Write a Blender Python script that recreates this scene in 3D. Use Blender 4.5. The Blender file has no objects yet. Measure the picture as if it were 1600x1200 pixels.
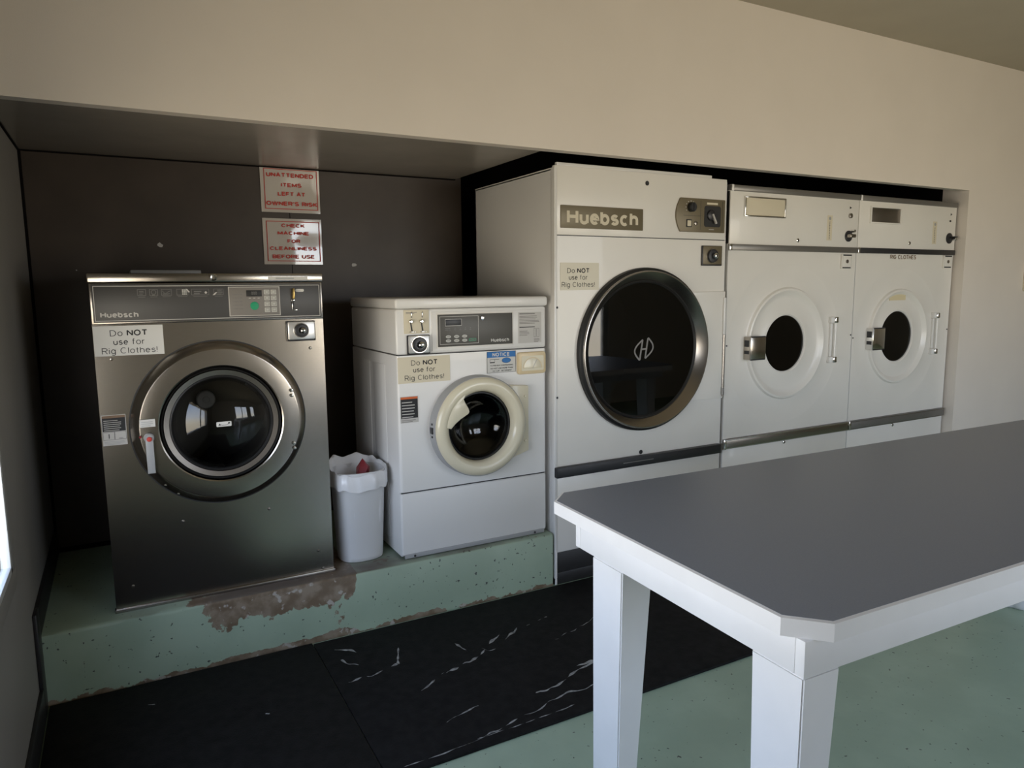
import bpy, bmesh, math, random
from mathutils import Vector, Matrix, noise
S = bpy.context.scene
COL = S.collection
PI = math.pi

# ------------------------------------------------------------------ camera
YAW, PIT, ROL = 0.4996, -0.1328, -0.0093
fw = Vector((math.sin(YAW)*math.cos(PIT), math.cos(YAW)*math.cos(PIT), math.sin(PIT)))
rt = Vector((math.cos(YAW), -math.sin(YAW), 0)); up = rt.cross(fw)
r2 = math.cos(ROL)*rt + math.sin(ROL)*up
u2 = -math.sin(ROL)*rt + math.cos(ROL)*up
cd = bpy.data.cameras.new('camera'); cam = bpy.data.objects.new('camera', cd); COL.objects.link(cam)
cd.sensor_width = 36; cd.lens = 1122.8/1600*36; cd.clip_start = .02; cd.clip_end = 200
M = Matrix.Identity(4)
for i, c in enumerate((r2, u2, -fw)):
    for k in range(3): M[k][i] = c[k]
M.translation = Vector((0.2997, -2.5882, 1.3407))
cam.matrix_world = M
S.camera = cam

# ------------------------------------------------------------------ view, sky and daylight
S.view_settings.view_transform = 'Standard'; S.view_settings.look = 'None'
S.view_settings.exposure = 0.86; S.view_settings.gamma = 1; S.view_settings.use_curve_mapping = False
S.cycles.use_denoising = True
S.cycles.max_bounces = 10; S.cycles.diffuse_bounces = 6; S.cycles.glossy_bounces = 5; S.cycles.transparent_max_bounces = 12
S.cycles.sample_clamp_indirect = 6
W = bpy.data.worlds.new('daylight'); S.world = W; W.use_nodes = True
nt = W.node_tree; N = nt.nodes; L = nt.links; N.clear()
tc = N.new('ShaderNodeTexCoord'); sx = N.new('ShaderNodeSeparateXYZ'); mr = N.new('ShaderNodeMapRange')
mr.inputs['From Min'].default_value = -1; mr.inputs['From Max'].default_value = 1
rp = N.new('ShaderNodeValToRGB'); bg = N.new('ShaderNodeBackground'); wo = N.new('ShaderNodeOutputWorld')
els = rp.color_ramp.elements                      # bright dry ground below the horizon, hazy then blue sky above
els[0].position = 0.0; els[0].color = (.48, .40, .28, 1)
els[1].position = 1.0; els[1].color = (.28, .40, .66, 1)
for p, c in ((.30, (.64, .55, .42, 1)), (.46, (.82, .73, .60, 1)), (.50, (.84, .80, .74, 1)), (.53, (.72, .76, .84, 1)), (.68, (.46, .56, .76, 1))):
    e = els.new(p); e.color = c
L.new(tc.outputs['Generated'], sx.inputs[0]); L.new(sx.outputs['Z'], mr.inputs[0]); L.new(mr.outputs[0], rp.inputs[0])
L.new(rp.outputs[0], bg.inputs[0]); bg.inputs[1].default_value = 5.6; L.new(bg.outputs[0], wo.inputs[0])

YF, XR, HC = -4.0, 8.5, 2.651                     # front wall, right wall, ceiling
WIN1 = (-2.05, -0.335, .60, 1.35)                 # left wall window: y0 y1 z0 z1
WIN2 = (2.15, 3.80, .55, 1.97)                    # front wall windows: x0 x1 z0 z1
WIN3 = (4.40, 5.25, .50, 1.97)
def portal(loc, rot, sx_, sy_):
    l = bpy.data.lights.new('window_portal', 'AREA'); l.shape = 'RECTANGLE'; l.size = sx_; l.size_y = sy_
    l.cycles.is_portal = True
    o = bpy.data.objects.new('window_portal', l); COL.objects.link(o); o.location = loc; o.rotation_euler = rot
portal((-.02, (WIN1[0]+WIN1[1])/2, (WIN1[2]+WIN1[3])/2), (0, -PI/2, 0), WIN1[3]-WIN1[2], WIN1[1]-WIN1[0])
for w_ in (WIN2, WIN3): portal(((w_[0]+w_[1])/2, YF-.06, (w_[2]+w_[3])/2), (PI/2, 0, 0), w_[1]-w_[0], w_[3]-w_[2])

# ------------------------------------------------------------------ materials
def mat(name, col, rough=.5, metal=0., coat=0., noise_amt=0., noise_scale=40., bump=0., bscale=200., spec=.5, stretch=None):
    m = bpy.data.materials.new(name); m.use_nodes = True
    t = m.node_tree; b = t.nodes['Principled BSDF']
    b.inputs['Base Color'].default_value = (*col, 1); b.inputs['Roughness'].default_value = rough
    b.inputs['Metallic'].default_value = metal; b.inputs['Coat Weight'].default_value = coat
    b.inputs['Specular IOR Level'].default_value = spec
    if noise_amt or bump:
        g = t.nodes.new('ShaderNodeTexCoord'); mp = t.nodes.new('ShaderNodeMapping')
        if stretch: mp.inputs['Scale'].default_value = stretch
        t.links.new(g.outputs['Object'], mp.inputs[0])
    if noise_amt:
        n = t.nodes.new('ShaderNodeTexNoise'); n.inputs['Scale'].default_value = noise_scale; n.inputs['Detail'].default_value = 5
        r = t.nodes.new('ShaderNodeMapRange'); r.inputs['To Min'].default_value = 1-noise_amt; r.inputs['To Max'].default_value = 1+noise_amt
        r.inputs['From Min'].default_value = .3; r.inputs['From Max'].default_value = .7
        x = t.nodes.new('ShaderNodeVectorMath'); x.operation = 'SCALE'; x.inputs[0].default_value = col
        t.links.new(mp.outputs[0], n.inputs['Vector']); t.links.new(n.outputs[0], r.inputs[0]); t.links.new(r.outputs[0], x.inputs['Scale'])
        t.links.new(x.outputs[0], b.inputs['Base Color'])
    if bump:
        n = t.nodes.new('ShaderNodeTexNoise'); n.inputs['Scale'].default_value = bscale; n.inputs['Detail'].default_value = 3
        k = t.nodes.new('ShaderNodeBump'); k.inputs['Strength'].default_value = bump; k.inputs['Distance'].default_value = .002
        t.links.new(mp.outputs[0], n.inputs['Vector']); t.links.new(n.outputs[0], k.inputs['Height']); t.links.new(k.outputs[0], b.inputs['Normal'])
    return m
def glass(name, tint, rough=.02, ior=1.5):
    m = bpy.data.materials.new(name); m.use_nodes = True; t = m.node_tree; t.nodes.clear()
    a = t.nodes.new('ShaderNodeBsdfTransparent'); a.inputs[0].default_value = (*tint, 1)
    g = t.nodes.new('ShaderNodeBsdfGlossy'); g.inputs['Roughness'].default_value = rough
    f = t.nodes.new('ShaderNodeFresnel'); f.inputs[0].default_value = ior
    x = t.nodes.new('ShaderNodeMixShader'); o = t.nodes.new('ShaderNodeOutputMaterial')
    t.links.new(f.outputs[0], x.inputs[0]); t.links.new(a.outputs[0], x.inputs[1]); t.links.new(g.outputs[0], x.inputs[2]); t.links.new(x.outputs[0], o.inputs[0])
    return m
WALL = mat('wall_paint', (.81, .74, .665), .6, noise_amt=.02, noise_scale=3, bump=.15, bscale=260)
WALLL = mat('left_wall_shade', (.27, .255, .228), .55, noise_amt=.03, noise_scale=4)  # shade put into the base colour, darker than the other walls
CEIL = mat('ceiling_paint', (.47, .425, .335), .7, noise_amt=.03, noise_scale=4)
PANEL = mat('alcove_panel', (.056, .042, .032), .42, spec=.32, noise_amt=.12, noise_scale=6, bump=.08, bscale=60)
SOFF = mat('soffit_panel', (.36, .325, .285), .25, noise_amt=.06, noise_scale=5)
VOID = mat('shade_and_seam_black', (.006, .005, .005), .9, spec=.1)  # near-black: shade put into the cavity colour, also the dark panel seams
BLACKV = mat('black_vinyl', (.018, .017, .017), .45, noise_amt=.2, noise_scale=20)
ENAM = mat('white_enamel', (.80, .785, .76), .32, coat=.15, noise_amt=.012, noise_scale=5)
ENAMD = mat('dryer_enamel', (.82, .79, .735), .30, coat=.15, noise_amt=.015, noise_scale=5)
CREAM = mat('cream_plastic', (.72, .66, .50), .28, coat=.2)
YELLOW = mat('aged_plastic', (.72, .58, .36), .35)
GREYP = mat('grey_plastic', (.36, .36, .36), .4)
STEEL = mat('brushed_steel', (.47, .43, .38), .19, 1.0, noise_amt=.05, noise_scale=30, bump=.04, bscale=120, stretch=(1, 1, 30))
STEELD = mat('darker_steel', (.37, .34, .31), .27, 1.0)
CHROME = mat('chrome', (.75, .74, .72), .1, 1.0)
TRIMG = mat('grey_metal_trim', (.24, .23, .215), .35, .6)
TRIMD = mat('dark_plastic_trim', (.022, .022, .025), .4)
BRONZE = mat('bronze_plate', (.175, .145, .09), .4, .2)
FASC = mat('charcoal_fascia', (.055, .053, .052), .42)
FASC2 = mat('grey_fascia', (.085, .08, .07), .42)
PADG = mat('keypad_grey', (.20, .185, .17), .45)
KEYW = mat('pale_key', (.50, .50, .47), .5)
GREEN = mat('green_key', (.01, .30, .14), .45)
RED = mat('red_ink', (.55, .05, .035), .6)
REDP = mat('red_plastic', (.20, .014, .02), .35)
ORANGE = mat('orange_ink', (.62, .13, .03), .6)
BLUE = mat('blue_ink', (.03, .17, .46), .6)
INK = mat('black_ink', (.02, .02, .022), .7)
LINE = mat('silver_line', (.52, .50, .47), .5)
LINED = mat('faint_line', (.16, .155, .15), .5)
PAPER = mat('notice_paper', (.62, .61, .58), .6)
PAPERY = mat('yellowed_paper', (.70, .63, .48), .6)
SHEET = mat('laminated_sheet', (.62, .57, .51), .09, coat=1.0, bump=.05, bscale=14)
BLACK = mat('black_rubber', (.012, .012, .012), .5)
DRUM = mat('dark_drum', (.10, .095, .09), .35, .8)
GLASSD = glass('door_glass', (.52, .52, .50), .03, 1.55)
GLASST = glass('tinted_glass', (.10, .10, .10), .015, 1.6)
PANE = glass('window_pane', (.95, .97, .97), .01, 1.25)
FRAME = mat('window_frame_paint', (.62, .62, .60), .4)
BIN = mat('bin_plastic', (.68, .68, .68), .38)
BAG = mat('liner_plastic', (.74, .74, .75), .3, coat=.3)
TWHITE = mat('table_white_paint', (.80, .79, .78), .42, noise_amt=.03, noise_scale=7)
TGREY = mat('table_laminate', (.222, .258, .325), .38, noise_amt=.05, noise_scale=350)
BRASS = mat('brass', (.6, .42, .15), .3, 1.0)

def painted_floor(name, peel):
    """sea green floor paint; with peel the paint has come off the front edge of the plinth in brown patches"""
    m = bpy.data.materials.new(name); m.use_nodes = True; t = m.node_tree; b = t.nodes['Principled BSDF']
    n_ = t.nodes.new; l_ = t.links.new
    g = n_('ShaderNodeTexCoord')
    def nz(sc, det=5):
        k = n_('ShaderNodeTexNoise'); k.inputs['Scale'].default_value = sc; k.inputs['Detail'].default_value = det
        l_(g.outputs['Object'], k.inputs['Vector']); return k.outputs[0]
    def mixc(f, a, c):
        x = n_('ShaderNodeMix'); x.data_type = 'RGBA'
        l_(f, x.inputs[0])
        for i, v in ((6, a), (7, c)):
            if isinstance(v, tuple): x.inputs[i].default_value = (*v, 1)
            else: l_(v, x.inputs[i])
        return x.outputs[2]
    def rng(v, a, c):
        r = n_('ShaderNodeMapRange'); r.interpolation_type = 'SMOOTHSTEP'; l_(v, r.inputs[0]); r.inputs[1].default_value = a; r.inputs[2].default_value = c; return r.outputs[0]
    def mth(op, a, c):
        k = n_('ShaderNodeMath'); k.operation = op
        for i, v in enumerate((a, c)):
            if isinstance(v, (int, float)): k.inputs[i].default_value = v
            else: l_(v, k.inputs[i])
        return k.outputs[0]
    base = mixc(rng(nz(5), .35, .7), (.315, .405, .300), (.36, .455, .340))
    base = mixc(rng(nz(60, 2), .69, .73), base, (.06, .07, .06))
    if peel:
        s = n_('ShaderNodeSeparateXYZ'); l_(g.outputs['Object'], s.inputs[0])
        X, Y, Z = s.outputs
        inx = mth('MULTIPLY', rng(X, .38, .72), rng(X, 1.06, 1.03))
        top = mth('MULTIPLY', inx, rng(Z, .10, .235))
        bot = mth('MULTIPLY', rng(Z, .045, .0), 1.0)
        flat = mth('MULTIPLY', rng(Z, .238, .243), mth('MULTIPLY', rng(Y, .30, .08), rng(X, .15, .35)))
        bias = mth('SUBTRACT', mth('ADD', mth('MULTIPLY', top, .40), mth('ADD', mth('MULTIPLY', bot, .30), mth('ADD', mth('MULTIPLY', inx, .11), mth('MULTIPLY', flat, .10)))), .07)
        f = rng(mth('ADD', mth('ADD', mth('MULTIPLY', nz(9, 8), .7), mth('MULTIPLY', nz(38, 4), .3)), bias), .635, .65)
        brown = mixc(rng(nz(16, 6), .40, .62), (.16, .112, .070), (.27, .215, .155))
        brown = mixc(rng(nz(30, 6), .60, .66), brown, (.42, .38, .33))
        base = mixc(f, base, brown)
        dirt = mth('MULTIPLY', rng(nz(3, 4), .3, .7), flat)
        base = mixc(dirt, base, (.11, .09, .075))
    l_(base, b.inputs['Base Color']); b.inputs['Roughness'].default_value = .38
    k = n_('ShaderNodeBump'); k.inputs['Strength'].default_value = .12; k.inputs['Distance'].default_value = .004
    l_(nz(35), k.inputs['Height']); l_(k.outputs[0], b.inputs['Normal'])
    return m
FLOOR = painted_floor('green_floor_paint', False)
PLINTH = painted_floor('peeling_green_paint', True)
MAT_ = mat('black_rubber_mat', (.0068, .0063, .006), .75, spec=.2, noise_amt=.5, noise_scale=30, bump=.4, bscale=240)
SCUFF = mat('chalky_scuff', (.26, .26, .25), .8, noise_amt=.6, noise_scale=60)

# ------------------------------------------------------------------ stroke lettering
def arcp(cx, cz, rx, rz, a0, a1, n=14): return [(cx+rx*math.cos(math.radians(a0+(a1-a0)*i/n)), cz+rz*math.sin(math.radians(a0+(a1-a0)*i/n))) for i in range(n+1)]
def _o(cx, r, zc, rz): return arcp(cx, zc, r, rz, 0, 360, 24)
XH = .72
GL = {   # glyph: (advance width, list of stroke paths) on a cap height of 1
 'A': (.72, [[(0, 0), (.36, 1), (.72, 0)], [(.15, .32), (.57, .32)]]),
 'B': (.62, [[(0, 0), (0, 1), (.34, 1)]+arcp(.34, .76, .25, .24, 90, -90)+[(0, .52)], [(.34, .52)]+arcp(.36, .26, .26, .26, 90, -90)+[(0, 0)]]),
 'C': (.74, [arcp(.37, .5, .37, .5, 48, 312, 24)]),
 'D': (.68, [[(0, 0), (0, 1), (.28, 1)]+arcp(.28, .5, .40, .5, 90, -90, 18)+[(0, 0)]]),
 'E': (.58, [[(.58, 1), (0, 1), (0, 0), (.58, 0)], [(0, .52), (.52, .52)]]),
 'F': (.55, [[(.55, 1), (0, 1), (0, 0)], [(0, .5), (.48, .5)]]),
 'G': (.76, [arcp(.37, .5, .37, .5, 48, 330, 24)+[(.72, .46), (.42, .46)]]),
 'H': (.66, [[(0, 0), (0, 1)], [(.66, 0), (.66, 1)], [(0, .52), (.66, .52)]]),
 'I': (.0, [[(0, 0), (0, 1)]]),
 'K': (.64, [[(0, 0), (0, 1)], [(.62, 1), (0, .38)], [(.20, .56), (.64, 0)]]),
 'L': (.54, [[(0, 1), (0, 0), (.54, 0)]]),
 'M': (.80, [[(0, 0), (0, 1)], [(0, 1), (.40, .12)], [(.40, .12), (.80, 1)], [(.80, 1), (.80, 0)]]),
 'N': (.68, [[(0, 0), (0, 1)], [(0, 1), (.68, 0)], [(.68, 0), (.68, 1)]]),
 'O': (.78, [_o(.39, .39, .5, .5)]),
 'P': (.60, [[(0, 0), (0, 1), (.34, 1)]+arcp(.34, .73, .26, .27, 90, -90)+[(0, .46)]]),
 'R': (.64, [[(0, 0), (0, 1), (.36, 1)]+arcp(.36, .74, .26, .26, 90, -90)+[(0, .48)], [(.36, .48), (.62, 0)]]),
 'S': (.64, [arcp(.32, .755, .29, .245, 25, 270, 16)+arcp(.32, .255, .31, .255, 90, -160, 16)]),
 'T': (.66, [[(0, 1), (.66, 1)], [(.33, 1), (.33, 0)]]),
 'U': (.66, [[(0, 1), (0, .33)]+arcp(.33, .33, .33, .33, 180, 360)+[(.66, 1)]]),
 'V': (.68, [[(0, 1), (.34, 0), (.68, 1)]]),
 'W': (.98, [[(0, 1), (.25, 0), (.49, .95), (.73, 0), (.98, 1)]]),
 "'": (.0, [[(0, 1), (0, .72)]]), ',': (.0, [[(0, .1), (-.06, -.16)]]), '!': (.0, [[(0, 1), (0, .30)], [(0, .10), (0, 0)]]), '/': (.3, [[(0, 0), (.3, 1)]]), ' ': (.18, []),
 '0': (.5, [_o(.25, .25, .5, .5)]), '1': (.2, [[(0, .78), (.2, 1), (.2, 0)]]), '4': (.56, [[(.42, 0), (.42, 1), (0, .28), (.56, .28)]]),
 'b': (.52, [[(0, 0), (0, 1)], _o(.26, .26, .36, .36)]), 'c': (.50, [arcp(.26, .36, .26, .36, 50, 310, 18)]),
 'e': (.52, [[(.01, .39), (.52, .39)]+arcp(.26, .36, .26, .36, 5, 315, 20)]), 'f': (.28, [arcp(.25, .80, .14, .20, 75, 180, 8)+[(.11, 0)], [(0, XH-.02), (.28, XH-.02)]]),
 'g': (.50, [_o(.25, .25, .37, .35), [(.50, XH), (.50, -.06)]+arcp(.25, -.06, .25, .22, 0, -150, 10)]), 'h': (.50, [[(0, 0), (0, 1)], [(0, .44)]+arcp(.25, .44, .25, .28, 180, 0, 12)+[(.50, 0)]]),
 'i': (.0, [[(0, 0), (0, XH)], [(0, .90), (0, 1)]]), 'l': (.0, [[(0, 0), (0, 1)]]), 'o': (.54, [_o(.27, .27, .36, .36)]),
 'r': (.28, [[(0, 0), (0, XH)], [(0, .42)]+arcp(.28, .42, .28, .28, 180, 90, 8)]), 's': (.46, [arcp(.23, .54, .20, .17, 25, 265, 12)+arcp(.23, .19, .225, .185, 85, -155, 12)]),
 't': (.26, [[(.12, .95), (.12, .14)]+arcp(.24, .14, .12, .14, 180, 270, 6), [(0, XH-.02), (.26, XH-.02)]]), 'u': (.50, [[(0, XH), (0, .19)]+arcp(.25, .27, .25, .27, 180, 360, 12), [(.50, XH), (.50, 0)]]),
}
def strokes(mb, t, x0, x1, z0, z1, y, m, w=.13):
    gap = w+max(.055, .22-.6*w); tick = 0; x = w/2; paths = []; lo = hi = None
    for ch in t:
        adv, ps = GL[ch]
        for p in ps: paths.append([(x+a, w/2+c*(1-w)) for a, c in p])
        x += adv+gap
    W_ = x-gap+w/2
    zs = [c for p in paths for _, c in p]; lo, hi = min(zs)-w/2, max(zs)+w/2
    fx = lambda a: x0+a/W_*(x1-x0); fz = lambda c: z0+(c-lo)/(hi-lo)*(z1-z0)
    for p in paths:
        p = [q for i, q in enumerate(p) if i == 0 or math.dist(q, p[i-1]) > .02]
        n = len(p); closed = n > 8 and math.dist(p[0], p[-1]) < 1e-6
        if closed: p = p[:-1]; n -= 1
        L_ = []; 
        for i in range(n):
            a = p[(i-1) % n] if (i or closed) else None; b = p[i]; c = p[(i+1) % n] if (i < n-1 or closed) else None
            d1 = Vector((b[0]-a[0], b[1]-a[1])).normalized() if a else None; d2 = Vector((c[0]-b[0], c[1]-b[1])).normalized() if c else None
            if d1 is None: d1 = d2
            if d2 is None: d2 = d1
            n1 = Vector((-d1.y, d1.x)); n2 = Vector((-d2.y, d2.x)); mm = n1+n2
            mm = mm.normalized() if mm.length > 1e-6 else n1; k = w/2/max(.45, mm.dot(n1))
            e = Vector(b)
            if a is None: e = e-d2*(w*.0)
            L_.append((e+mm*k, e-mm*k))
        vs = []
        for a, c in L_: vs += [(fx(a.x), y, fz(a.y)), (fx(c.x), y, fz(c.y))]
        fs = [(2*i, 2*i+1, 2*i+3, 2*i+2) for i in range(n-1)]
        if closed: fs.append((2*n-2, 2*n-1, 1, 0))
        for f in fs:      # every quad a hair in front of the last, so crossing strokes never share a plane
            q = [vs[k] for k in f]; tick += 1; yo = y-tick*3e-6
            ar = sum(q[k][0]*q[(k+1) % 4][2]-q[(k+1) % 4][0]*q[k][2] for k in range(4))
            q = [(a, yo, c) for a, _, c in (q if ar > 0 else q[::-1])]
            mb.add(q, [(0, 1, 2, 3)], m)
    return mb
# ------------------------------------------------------------------ mesh collector
class MB:
    def __init__(s): s.v = []; s.f = []; s.m = []; s.mats = []
    def mi(s, m):
        if m not in s.mats: s.mats.append(m)
        return s.mats.index(m)
    def add(s, vs, fs, m):
        o = len(s.v); s.v += [tuple(v) for v in vs]; i = s.mi(m)
        for f in fs: s.f.append(tuple(a+o for a in f)); s.m.append(i)
        return s
    def bm(s, b, m):
        b.verts.ensure_lookup_table()
        for i, v in enumerate(b.verts): v.index = i
        s.add([v.co[:] for v in b.verts], [[v.index for v in f.verts] for f in b.faces], m); b.free(); return s
    def box(s, x0, x1, y0, y1, z0, z1, m, bev=0, seg=2):
        b = bmesh.new(); bmesh.ops.create_cube(b, size=1)
        for v in b.verts:
            v.co = ((x0+x1)/2+v.co.x*(x1-x0), (y0+y1)/2+v.co.y*(y1-y0), (z0+z1)/2+v.co.z*(z1-z0))
        if bev: bmesh.ops.bevel(b, geom=b.edges[:], offset=bev, segments=seg, affect='EDGES', profile=.5)
        return s.bm(b, m)
    def prism(s, pts, y0, y1, m, bev=0):          # polygon in x,z pushed along y
        b = bmesh.new()
        a = [b.verts.new((x, y0, z)) for x, z in pts]; f = b.faces.new(a)
        e = bmesh.ops.extrude_face_region(b, geom=[f])
        for v in e['geom']:
            if isinstance(v, bmesh.types.BMVert): v.co.y = y1
        bmesh.ops.recalc_face_normals(b, faces=b.faces[:])
        if bev: bmesh.ops.bevel(b, geom=[q for q in b.edges if abs(q.verts[0].co.y-y0) < 1e-6 and abs(q.verts[1].co.y-y0) < 1e-6], offset=bev, segments=2, affect='EDGES', profile=.5)
        return s.bm(b, m)
    def slab(s, pts, z0, z1, m, bev=0):           # polygon in x,y pushed along z
        b = bmesh.new()
        a = [b.verts.new((x, y, z0)) for x, y in pts]; f = b.faces.new(a)
        e = bmesh.ops.extrude_face_region(b, geom=[f])
        for v in e['geom']:
            if isinstance(v, bmesh.types.BMVert): v.co.z = z1
        bmesh.ops.recalc_face_normals(b, faces=b.faces[:])
        if bev: bmesh.ops.bevel(b, geom=b.edges[:], offset=bev, segments=2, affect='EDGES', profile=.5)
        return s.bm(b, m)
    def quad(s, x0, x1, z0, z1, y, m): return s.add([(x0, y, z0), (x1, y, z0), (x1, y, z1), (x0, y, z1)], [(0, 1, 2, 3)], m)
    def poly(s, pts, y, m): return s.add([(x, y, z) for x, z in pts], [tuple(range(len(pts)))], m)
    def lathe(s, cx, cz, prof, m, n=72, cap0=False, cap1=False):   # prof: (radius, y) pairs, axis along y
        vs = []; fs = []
        for r, y in prof:
            for k in range(n):
                a = 2*PI*k/n; vs.append((cx+r*math.cos(a), y, cz+r*math.sin(a)))
        for i in range(len(prof)-1):
            for k in range(n):
                k2 = (k+1) % n; fs.append((i*n+k, i*n+k2, (i+1)*n+k2, (i+1)*n+k))
        if cap0: fs.append(tuple(range(n)))
        if cap1: fs.append(tuple(range((len(prof)-1)*n, len(prof)*n)))
        return s.add(vs, fs, m)
    def holed(s, x0, x1, z0, z1, y, cx, cz, r, m, n=72):           # flat panel with a round hole
        cor = [math.atan2(z-cz, x-cx) % (2*PI) for x in (x0, x1) for z in (z0, z1)]
        A = sorted(set([2*PI*k/n for k in range(n)]+cor)); vs = []
        for a in A:
            c, d = math.cos(a), math.sin(a); t = 1e9
            if c > 1e-9: t = min(t, (x1-cx)/c)
            if c < -1e-9: t = min(t, (x0-cx)/c)
            if d > 1e-9: t = min(t, (z1-cz)/d)
            if d < -1e-9: t = min(t, (z0-cz)/d)
            vs += [(cx+r*c, y, cz+r*d), (cx+t*c, y, cz+t*d)]
        q = len(A)
        return s.add(vs, [(2*i, 2*i+1, 2*((i+1) % q)+1, 2*((i+1) % q)) for i in range(q)], m)
    def ribbon(s, pts, w, y, m, close=False):                      # flat line in an x,z plane
        n = len(pts); vs = []
        for i, (x, z) in enumerate(pts):
            a = pts[(i-1) % n] if (close or i) else pts[0]; b = pts[(i+1) % n] if (close or i < n-1) else pts[-1]
            dx, dz = b[0]-a[0], b[1]-a[1]; l = math.hypot(dx, dz) or 1
            vs += [(x-dz/l*w/2, y, z+dx/l*w/2), (x+dz/l*w/2, y, z-dx/l*w/2)]
        fs = [(2*i, 2*i+1, 2*i+3, 2*i+2) for i in range(n-1)]
        if close: fs.append((2*n-2, 2*n-1, 1, 0))
        return s.add(vs, fs, m)
    def rect(s, x0, x1, z0, z1, w, y, m):
        s.quad(x0, x1, z0, z0+w, y, m); s.quad(x0, x1, z1-w, z1, y, m); s.quad(x0, x0+w, z0+w, z1-w, y, m); return s.quad(x1-w, x1, z0+w, z1-w, y, m)
    def bars(s, x0, x1, z0, z1, n, y, m, fill=.45, seed=1):        # rows of print too small to read
        R = random.Random(seed); h = (z1-z0)/n
        for i in range(n): s.quad(x0, x0+(x1-x0)*R.uniform(.7, 1), z0+i*h, z0+i*h+h*fill, y, m)
        return s
    def tube(s, pts, r, m, n=10):
        P = [Vector(p) for p in pts]; vs = []; fs = []
        for i, p in enumerate(P):
            d = (P[min(i+1, len(P)-1)]-P[max(i-1, 0)]).normalized()
            u = d.orthogonal().normalized() if i == 0 else (u-d*u.dot(d)).normalized()
            w = d.cross(u)
            for k in range(n):
                a = 2*PI*k/n; vs.append((p+(u*math.cos(a)+w*math.sin(a))*r)[:])
        for i in range(len(P)-1):
            for k in range(n): fs.append((i*n+k, i*n+(k+1) % n, (i+1)*n+(k+1) % n, (i+1)*n+k))
        fs += [tuple(range(n)), tuple(range((len(P)-1)*n, len(P)*n))]
        return s.add(vs, fs, m)
    def text(s, t, x0, x1, z0, z1, y, m, w=.13):       # stroke lettering fitted into a box
        return strokes(s, t, x0, x1, z0, z1, y, m, w)
    def build(s, name, parent=None, smooth=35, recalc=False):
        me = bpy.data.meshes.new(name); me.from_pydata(s.v, [], s.f)
        for m in s.mats: me.materials.append(m)
        me.polygons.foreach_set('material_index', s.m)
        if recalc:
            b = bmesh.new(); b.from_mesh(me); bmesh.ops.remove_doubles(b, verts=b.verts[:], dist=1e-5); bmesh.ops.recalc_face_normals(b, faces=b.faces[:]); b.to_mesh(me); b.free()
        me.shade_smooth(); me.set_sharp_from_angle(angle=math.radians(smooth)); me.update()
        o = bpy.data.objects.new(name, me); COL.objects.link(o)
        if parent: o.parent = parent
        return o
def tag(o, label, cat, group=None, kind=None):
    o['label'] = label; o['category'] = cat
    if group: o['group'] = group
    if kind: o['kind'] = kind
    return o
def thing(name, label, cat, loc, rz=0, group=None):
    o = bpy.data.objects.new(name, None); COL.objects.link(o); o.location = loc; o.rotation_euler = (0, 0, rz); o.empty_display_size = .1
    return tag(o, label, cat, group)
def struct(mb, name, label, cat, **k): return tag(mb.build(name, **k), label, cat, kind='structure')
def note(o, label): o['label'] = label; return o
def arc(cx, cz, r, a0, a1, n=24, rz=None): return [(cx+r*math.cos(math.radians(a0+(a1-a0)*i/n)), cz+(rz or r)*math.sin(math.radians(a0+(a1-a0)*i/n))) for i in range(n+1)]
def rrect(x0, x1, z0, z1, r, n=5):
    p = []
    for cx, cz, a in ((x1-r, z0+r, -90), (x1-r, z1-r, 0), (x0+r, z1-r, 90), (x0+r, z0+r, 180)): p += arc(cx, cz, r, a, a+90, n)
    return p

# ------------------------------------------------------------------ the room
HS, YB, XE, XA = 1.9015, .915, 4.881, 1.885       # soffit height, alcove depth, alcove right end, end of the soffit panel
T = .12
struct(MB().box(-T, XR+T, YF-T, 1.5, -.1, 0, FLOOR), 'floor', 'sea green painted concrete floor', 'floor')
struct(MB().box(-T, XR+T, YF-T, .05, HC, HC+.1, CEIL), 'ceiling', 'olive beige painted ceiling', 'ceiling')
b = MB(); y0, y1, z0, z1 = WIN1
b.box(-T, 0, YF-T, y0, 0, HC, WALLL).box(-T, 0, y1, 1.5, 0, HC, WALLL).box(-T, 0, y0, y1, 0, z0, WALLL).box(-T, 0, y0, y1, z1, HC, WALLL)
struct(b, 'wall_left', 'side wall at the left edge, shade put into its grey colour', 'wall')
b = MB().box(0, XE, 0, .05, HS, HC, WALL).box(XE, XR, 0, .05, 0, HC, WALL, ).box(XE, XE+.05, .05, .16, 0, HC, WALL).box(XE, XE+.05, .16, 1.4, 0, HC, VOID)  # deep end of the return wall is coloured black to stand for shade
struct(b, 'wall_back', 'warm white wall above and beside the machine alcove', 'wall')
struct(MB().box(0, 1.9185, YB, YB+.03, 0, HS+.04, PANEL).box(1.0375, 1.0405, YB-.0008, YB, .25, HS, VOID), 'wall_alcove', 'dark brown panelled wall behind the washing machines', 'wall')
struct(MB().box(0, XA, .05, YB, HS, HS+.02, SOFF), 'ceiling_alcove', 'glossy dark grey panel over the washing machines', 'ceiling')
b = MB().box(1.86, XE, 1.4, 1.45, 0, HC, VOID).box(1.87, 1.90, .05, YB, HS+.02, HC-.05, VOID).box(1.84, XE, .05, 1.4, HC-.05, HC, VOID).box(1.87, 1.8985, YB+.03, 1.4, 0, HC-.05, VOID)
struct(b, 'wall_cavity', 'cavity behind and above the dryers, its shade put in as black', 'wall')
struct(MB().box(0, .010, YB-.010, YB, .25, HS, VOID).box(0, XA, YB-.006, YB, HS-.006, HS, VOID).box(0, .006, .05, YB, HS-.006, HS, VOID), 'trim_1', 'thin dark seam strips around the alcove panels', 'trim')
b = MB(); q0, q1, z0, z1 = WIN2; q2, q3, z2, z3 = WIN3
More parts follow.
